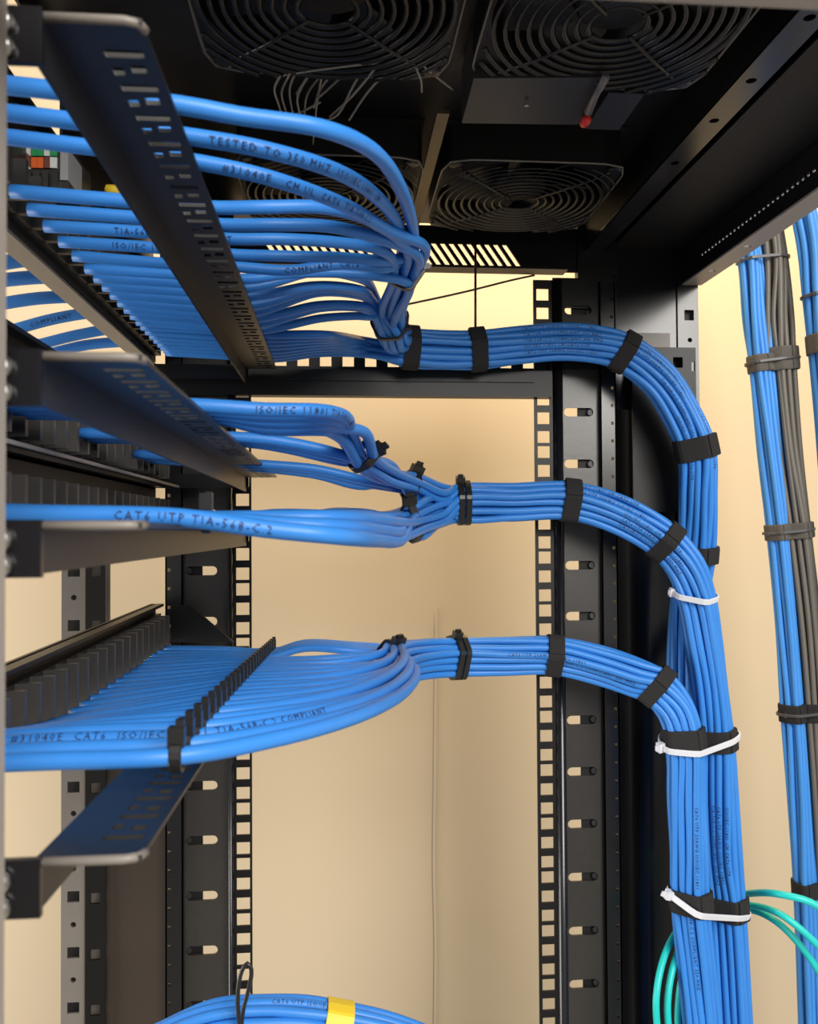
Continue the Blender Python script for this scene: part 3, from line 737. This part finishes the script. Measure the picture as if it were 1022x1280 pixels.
# ---- bundle C, lowest panel
slotsC = ordered_slots(24, DS, lambda p: -p[0])
stC = [(525, 823, .628), (566, 821, .650), (630, 819, .652), (692, 818, .650), (750, 830, .644), (796, 847, .637), (820, 858, .632), (843, 886, .627), (853, 922, .624), (857, 1000, .624), (860, 1060, .624), (863, 1122, .624), (870, 1200, .624), (878, 1300, .624)]
C = Bundle(stC, slotsC, tw=.22, squash=[(1, 1)] * 7 + [(1.08, .92)] + [(1.12, .86)] * 6)
YC = [.256, .272, .288, .304, .320, .336, .352, .368, .384, .40, .416, .432, .448, .464, .48, .496, .512, .528, .544, .56, .576, .592, .61, .632]
C1 = Bundle([(492, 832, .565)], subset(24, range(24), slotsC), sub=True)
C1 = Bundle([(494, 838, .53), (490, 829, .575), (525, 823, .628)], subset(24, range(24), slotsC), sub=True)
for i, Yi in enumerate(YC):
    z1 = -.0665 - .0235 * (Yi - .256) / .376
    q_ = min(max((Yi - .30) / .1, 0), 1); L = lead(-.125, Yi, (z1 - .001) * (1 - q_) - .0868 * q_, z1)
    dz = lambda q: Vector((0, 0, q))
    K = C1.pos[1][i]
    if i < 19:
        c0 = L[-1]; Q = Vector((.043 - .0006 * i, Yi + .16 * (.575 - Yi), H + z1 - .002)); bz = []
        for t in (.16, .33, .5, .68, .85): bz.append(c0 * (1 - t) ** 2 + Q * (2 * t * (1 - t)) + K * t * t)
        pts = L + bz + [K] + C.path(i)
    elif i < 20:
        pts = L + [Vector((-.012, Yi + .003, H + z1 - .0005)), W(448, 820 + (19 - i) * 2.4, max(Yi + .012, .545))] + C1.path(i, 1)[:1] + C.path(i)
    else:
        pts = L + [W(380, 804 + 2.0 * (23 - i), Yi + .002), W(450, 807 + 2.5 * (23 - i), Yi + .002)] + C.path(i, 1)
    cable(pts, RC, M_blue, {0: 'front blue cable of the lowest row, sweeping in the widest curve', 23: 'farthest blue cable of the lowest row, running straight along the back'}.get(i, f'{ORD[i]} blue cable from the front in the lowest row, tied to its bar'),
          'blue cables of the lowest bundle', tail=floor_tail(pts[-1]),
          prints=[('#31040E  CAT6  ISO/IEC 11801 TIA-568-C.2 COMPLIANT', .02, .0036, .45)] if i == 2 else [(TXT[i % 3], W(*stC[2 + i % 3][:3]), .0032, .0), (TXT[i % 3], W(*stC[9 + (i * 2) % 3][:3]), .0032, .0)] if slotsC[i][0] > .008 else [])
print('bundles done')

# ---- straps and ties
def strap(bs, idx, width, label, m=M_velcro, name='hook_and_loop_strap', cat='strap', group='black wrap straps on the bundles', thick=.0013, tilt=None, shift=0.0, extra=.0003):
    b = bs[0]; c, T, na, nb = b.fr[idx[0]]
    c = c + T * shift
    pos = []
    for q, k in zip(bs, idx):
        for p in q.pos[k]: pos.append(p)
    ring = hull_ring(pos, c, na, nb, RC + extra)
    mb = MB(); ring_band(mb, ring, c, T, na, nb, width, thick)
    k0 = kmin(ring, lambda p: p[0] + .3 * p[1])
    ring_band(mb, ring, c, T, na, nb, width * .97, thick * .8, k0, k0 + 7, thick)
    return tag(mb.build(name, m), label, cat, group)
SW = .0125
strap([A], [0], SW, 'black strap on the top bundle where its cables first gather')
strap([A], [2], SW, 'black strap on the top bundle below the hanging thin rod')
strap([A], [6], SW, 'black strap on the top bundle in front of the slotted post, before the bend')
strap([A], [9], .018, 'wide black strap on the top bundle just after it bends downward')
strap([A], [11], .014, 'black strap on the top bundle, half hidden behind the middle bundle')
strap([B], [2], .013, 'black strap on the middle bundle in front of the square-hole post')
strap([B], [4], .0125, 'black strap on the middle bundle at its downward bend')
strap([C], [3], .012, 'black strap on the lowest bundle in front of the square-hole post')
strap([C], [6], .0115, 'black strap on the lowest bundle at its downward bend', shift=.0)
strap([C], [8], .016, 'left of the two black straps under the middle white zip tie')
strap([B], [9], .0165, 'right of the two black straps under the middle white zip tie')
strap([C], [11], .017, 'left of the two black straps under the lowest white zip tie')
strap([B], [12], .017, 'right of the two black straps under the lowest white zip tie')

def zip_tie(bs, idx, label, head_dir, m, width=.0034, thick=.0012, group='zip ties', T_=None, extra=.0024, tail=.01, headsz=.0026, rise=(0, 0)):
    b = bs[0]; c, T, na, nb = b.fr[idx[0]]
    if T_ is not None:
        T = Vector(T_).normalized(); na = Vector((0, -1, 0)); na = (na - T * na.dot(T)).normalized(); nb = na.cross(T)
    pos = [p for q, k in zip(bs, idx) for p in q.pos[k]]
    c = sum(pos, Vector()) / len(pos)
    ring = hull_ring([p - T * (p - c).dot(T) for p in pos], c, na, nb, RC + extra)
    t = thing('zip_tie', c - Vector((0, 0, .012)), label, 'zip tie', group)
    mb = MB(); ring_band(mb, ring, c, T, na, nb, width, thick); mb.build('band', m, t)
    k = kmin(ring, lambda p: p[0] * head_dir[0] + p[1] * head_dir[1]); p = ring[k]
    d = (na * p[0] + nb * p[1]).normalized(); e = T.cross(d)
    hc = c + na * p[0] + nb * p[1] + d * (headsz * .7)
    mb = MB(); mb.obox(hc, d * headsz, T * (width * .75), e * (headsz * .9)); mb.obox(hc + d * headsz * .2, d * (headsz * 1.15), T * (width * .45), e * (headsz * .5)); mb.build('head', m, t)
    mb = MB(); mb.obox(hc + d * (headsz + tail / 2), d * (tail / 2), T * (width * .4), e * (thick * .5)); mb.build('tail', m, t)
    return t
zip_tie([B], [6], 'white zip tie where the middle bundle meets the vertical run', (-.2, -1), M_white, T_=(-.06, .3, -1), tail=.001, headsz=.002, width=.0044)
zip_tie([C, B], [8, 9], 'white zip tie around the two straps at the lowest bundle bend', (.1, -1), M_white, T_=(.06, .18, -1), extra=.0032, tail=.002, width=.0046)
zip_tie([C, B], [11, 12], 'white zip tie slanting across the bottom straps above the aqua cables', (.1, -1), M_white, T_=(-.36, .16, -1), extra=.0034, tail=.004, width=.0046)
zip_tie([A1], [1], 'thin black tie around the arching cables before the top bundle', (1, .2), M_tie, .0035, .0014, 'black zip ties on the bundles', tail=.001, extra=.0003, headsz=.0018)
zip_tie([A2], [0], 'thin black tie gathering cables just above the first top strap', (1, -.4), M_tie, .0035, .0014, 'black zip ties on the bundles', tail=.001, extra=.0003, headsz=.0018)
zip_tie([B1], [1], 'black tie with raised head on the upper branch of the middle bundle', (.4, 1), M_tie, .005, .0016, 'black zip ties on the bundles', T_=(.55, .6, -.5), tail=.003, extra=.0003, headsz=.0025)
zip_tie([B2], [0], 'black tie just before the upper branch joins the middle bundle', (.4, 1), M_tie, .006, .0016, 'black zip ties on the bundles', T_=(1, .45, -.3), tail=.003, extra=.0003, headsz=.0028)
zip_tie([B3], [0], 'black tie on the lower branch at the pointed cable turn', (.6, 1), M_tie, .006, .0016, 'black zip ties on the bundles', T_=(1, .45, .25), tail=.003, extra=.0003, headsz=.0028)
zip_tie([C1], [1], 'black tie holding the curled cable ends of the lowest bundle', (.3, 1), M_tie, .006, .0016, 'black zip ties on the bundles', T_=(1, .7, 0), tail=.002, extra=.0003, headsz=.0028)
for b_, k_, l_ in ((B, 0, 'thick black double tie where both branches join the middle bundle'), (C, 1, 'thick black double tie on the lowest bundle over the beige wall')):
    t = zip_tie([b_], [k_], l_, (.35, 1), M_tie, .0045, .0018, 'black zip ties on the bundles', tail=.002, extra=.0004, headsz=.003)
    c, T, na, nb = b_.fr[k_]; ring = hull_ring([p + T * .0055 for p in b_.pos[k_]], c + T * .0055, na, nb, RC + .0004)
    mb = MB(); ring_band(mb, ring, c + T * .0055, T, na, nb, .0045, .0018); mb.build('second_band', M_tie, t)

# ties along the lowest lacing bar, one per cable
def bar_tie(p, big=1.0):
    t = thing('bar_tie', p - Vector((0, 0, .006)), '', 'zip tie', 'black ties along the lowest lacing bar')
    mb = MB(); n = 16
    ring = [((RC + .0006) * math.cos(2 * math.pi * k / n), (RC + .0006) * math.sin(2 * math.pi * k / n) * 1.15) for k in range(n)]
    ring_band(mb, ring, p, Vector((1, 0, 0)), Vector((0, -1, 0)), Vector((0, 0, 1)), .0036, .0012); mb.build('band', M_tie, t)
    mb = MB(); mb.obox(p + Vector((0, -.0005, RC + .0030)), Vector((.0024, 0, 0)), Vector((0, .0021, 0)), Vector((0, 0, .0028 * big))); mb.obox(p + Vector((.001, -.0005, RC + .0065)), Vector((.0012, 0, 0)), Vector((0, .0012, 0)), Vector((0, 0, .0015))); mb.build('head', M_tie, t)
    return t
tie = None
for i, Yi in enumerate(YC):
    z1 = -.0665 - .0235 * (Yi - .256) / .376
    p = Vector((-.047, Yi, H + z1))
    lab = f'{ORD[i]} black tie from the front in the row along the lowest bar'
    if i == 0: tie = bar_tie(p); tie['label'] = 'nearest black tie on the lowest bar, around the front cable'; o0 = p - Vector((0, 0, .006))
    else: dup(tie, p - Vector((0, 0, .006)), lab if i < 23 else 'black tie standing apart at the far end of the lowest bar')
# single tie on the third bar
p = Vector((-.0695 + .02, .33, H + .0036)); t = bar_tie(p, 1.6); t['label'] = 'dark grey tie clipped around the eye-level cables'; del t['group']

# ------------------------------------------------------------------ other cables
# front-side patch cords at the far left
LC = [[(-25, 333, .47), (50, 323, .47), (120, 326, .48), (180, 345, .50)], [(-25, 353, .49), (60, 346, .49), (150, 350, .50), (200, 365, .52)], [(-25, 384, .54), (60, 372, .54), (150, 374, .55), (200, 392, .56)],
      [(17, 412, .60), (70, 398, .60), (130, 389, .60), (200, 388, .60)], [(43, 432, .64), (100, 418, .64), (150, 410, .64), (220, 410, .64)], [(65, 441, .655), (110, 431, .655), (165, 427, .655), (230, 428, .655)]]
LL = ['upper blue cord left of the top panel, against the white wall', 'second blue cord left of the top panel', 'third blue cord left of the top panel', 'blue cord with COMPLIANT printed near its left end', 'blue cord ending just below the COMPLIANT one', 'lowest short blue cord ending above the second bar']
for k, q in enumerate(LC):
    cable([W(*p) for p in q], RC * 1.45, M_blue, LL[k], 'blue cords left of the top panel', prints=[('COMPLIANT', .012, .0042)] if k == 3 else [])

# vertical bundles outside the rack on the right
def run(st, n, d, r, m, label, group, seed, name='network_cable', jit=.0009):
    random.seed(seed); sl_ = hexpack(n, d); b = Bundle(st, sl_, jit=jit, tw=.25)
    for k in range(n): cable(b.path(k), r, m, label, group, name=name, tail=floor_tail(b.pos[-1][k]))
    return b
YR = .77
D1 = run([(905, 150, YR), (920, 240, YR), (937, 325, YR), (944, 400, YR), (950, 455, YR), (962, 560, YR), (973, 665, YR), (983, 780, YR), (991, 890, YR), (999, 1000, YR), (1006, 1110, YR), (1014, 1300, YR)], 14, .0052, .0026, M_blue2,
         'pale blue cable in the vertical run outside the rack, left of the charcoal cables', 'blue cables of the outer vertical run', 21)
D2 = run([(942, 150, YR), (955, 240, YR), (967, 325, YR), (971, 400, YR), (974, 450, YR), (984, 560, YR), (995, 663, YR), (1006, 780, YR), (1016, 888, YR), (1025, 1000, YR), (1034, 1110, YR), (1046, 1300, YR)], 19, .0056, .0026, M_bcab,
         'charcoal grey cable in the vertical run outside the rack', 'charcoal cables of the outer vertical run', 22, 'power_cable', .0016)
D3 = run([(985, 150, .74), (1000, 240, .74), (1013, 310, .74), (1020, 370, .74), (1026, 430, .74), (1034, 520, .74), (1044, 640, .74), (1060, 800, .74), (1090, 1300, .74)], 14, .0054, .0027, M_blue2,
         'pale blue cable in the bundle cut by the right edge', 'blue cables at the right edge', 23)
GR = 'grey straps on the outer vertical runs'
RC_ = RC
for b_, k_, w_, l_ in ((D1, 4, .016, 'grey strap around the outer blue cables, upper'), (D2, 4, .022, 'grey strap around the charcoal cables, upper'), (D1, 6, .015, 'grey strap around the outer blue cables, at mid height'), (D2, 6, .015, 'grey strap around the charcoal cables, at mid height'),
                     (D1, 8, .017, 'grey strap around the outer blue cables, lower'), (D2, 8, .017, 'grey strap around the charcoal cables, lower'), (D1, 10, .015, 'grey strap around the outer blue cables, beside the aqua cables'),
                     (D3, 4, .018, 'grey strap on the blue bundle at the right edge')):
    strap([b_], [k_], w_, l_, M_velg if k_ < 8 else M_velcro, group=GR)
M_dtie = mat('dark_grey_nylon', (.06, .06, .065), .4, noise=.1)
zip_tie([D1, D2], [2, 2], 'thin grey tie around both outer runs near the top beam', (.5, -1), M_dtie, .0028, .0012, 'grey ties on the outer runs', T_=(.10, 0, -1), tail=.001, headsz=.001, extra=.0006)
zip_tie([D1, D2], [4, 4], 'thin grey tie across the upper pair of grey straps', (.5, -1), M_dtie, .0026, .0012, 'grey ties on the outer runs', T_=(.12, 0, -1), tail=.001, headsz=.001)
zip_tie([D1, D2], [6, 6], 'thin grey tie across the middle pair of grey straps', (.5, -1), M_dtie, .0026, .0012, 'grey ties on the outer runs', T_=(.1, 0, -1), tail=.001, headsz=.001)
zip_tie([D1, D2], [8, 8], 'thin grey tie across the lower pair of grey straps', (.5, -1), M_dtie, .0026, .0012, 'grey ties on the outer runs', T_=(.1, 0, -1), tail=.001, headsz=.001)
zip_tie([D3], [3], 'thin dark tie on the blue bundle at the right edge', (.5, -1), M_dtie, .0028, .0012, 'grey ties on the outer runs', tail=.001, headsz=.001, extra=.0006)
zip_tie([D3], [1], 'thin dark tie at the top of the blue bundle at the right edge', (.5, -1), M_dtie, .0028, .0012, 'grey ties on the outer runs', tail=.001, headsz=.001, extra=.0006)

# aqua fibre cables looping behind the vertical run
AQ = [[(1100, 1330, .60), (1080, 1210, .60), (1022, 1133, .60), (975, 1118, .61), (925, 1118, .655), (895, 1122, .662), (858, 1150, .66), (832, 1190, .635), (820, 1245, .62), (826, 1330, .62)],
      [(1095, 1360, .61), (1060, 1230, .61), (1018, 1178, .61), (975, 1143, .62), (925, 1131, .66), (895, 1136, .664), (862, 1165, .655), (842, 1205, .63), (834, 1255, .62), (842, 1340, .62)],
      [(1085, 1380, .62), (1045, 1260, .62), (1010, 1195, .62), (970, 1152, .63), (928, 1137, .662), (900, 1150, .662), (872, 1180, .655), (854, 1215, .64), (847, 1265, .638), (852, 1345, .638)]]
AL = ['outermost aqua fibre cable looping out to the right edge', 'middle aqua fibre cable of the three', 'innermost aqua fibre cable, closest to the blue bundle']
for q, l in zip(AQ, AL):
    pts = [W(*p) for p in q]; cable(pts, .0026, M_aqua, l, 'aqua fibre cables', name='fibre_cable', tail=floor_tail(pts[-1]), sides=12)

# blue bundle humping up at the bottom edge, yellow label, loose tie
random.seed(5)
stE = [(60, 1432, .46), (150, 1337, .46), (215, 1297, .46), (270, 1278, .46), (330, 1271, .46), (380, 1273, .46), (422, 1279, .46), (480, 1292, .46), (540, 1314, .46), (640, 1360, .46), (760, 1450, .46)]
E = Bundle(stE, hexpack(10, .0056))
for k in range(10):
    o = cable(E.path(k), .0027, M_blue, 'blue cable in the hump rising at the bottom edge', 'blue cables at the bottom edge', tail=floor_tail(E.pos[-1][k]), prints=[('CAT6 UTP ISO/IEC 11801', .14, .003, .3)] if k in (1, 4) else [])
strap([E], [6], .0145, 'yellow label wrapped around the blue cables at the bottom edge', M_yel, 'cable_label', 'label', None, thick=.0004)
mb = MB(); mb.tube(catmull([W(*p) for p in ((300, 1290, .44), (297, 1245, .44), (302, 1214, .44), (309, 1204, .44), (314, 1212, .44), (311, 1235, .442), (304, 1262, .443), (301, 1290, .444))], .003), .0011, 8)
tag(mb.build('loose_tie', M_tie, smooth=True), 'thin black tie looped upright over the bottom cables', 'zip tie')
mb = MB(); mb.tube([W(594, 300, .672), W(594, 360, .666), W(594, 418, .656)], .0010, 8)
tag(mb.build('thin_rod', M_dwire, smooth=True), 'thin dark rod hanging from the vented fascia to the top bundle', 'rod')
mb = MB(); mb.tube(catmull([W(497, 383, .70), W(580, 365, .70), W(640, 350, .70), W(668, 344, .70)], .01), .0009, 6)
tag(mb.build('slack_wire', M_dwire, smooth=True), 'thin dark wire slanting across the gap below the fascia', 'wire')
mb = MB(); mb.tube(catmull([W(543, 762, 1.017), W(542, 860, 1.017), W(541, 980, 1.017), W(540, 1080, 1.017), W(542, 1180, 1.017), W(541, 1300, 1.017)], .02), .0006, 6)
tag(mb.build('hanging_thread', M_wire, smooth=True), 'hair-thin grey thread running down the beige wall', 'thread')
print('tris', sum(len(o.data.polygons) * 2 for o in bpy.data.objects if o.type == 'MESH'), 'objs', len(bpy.data.objects))
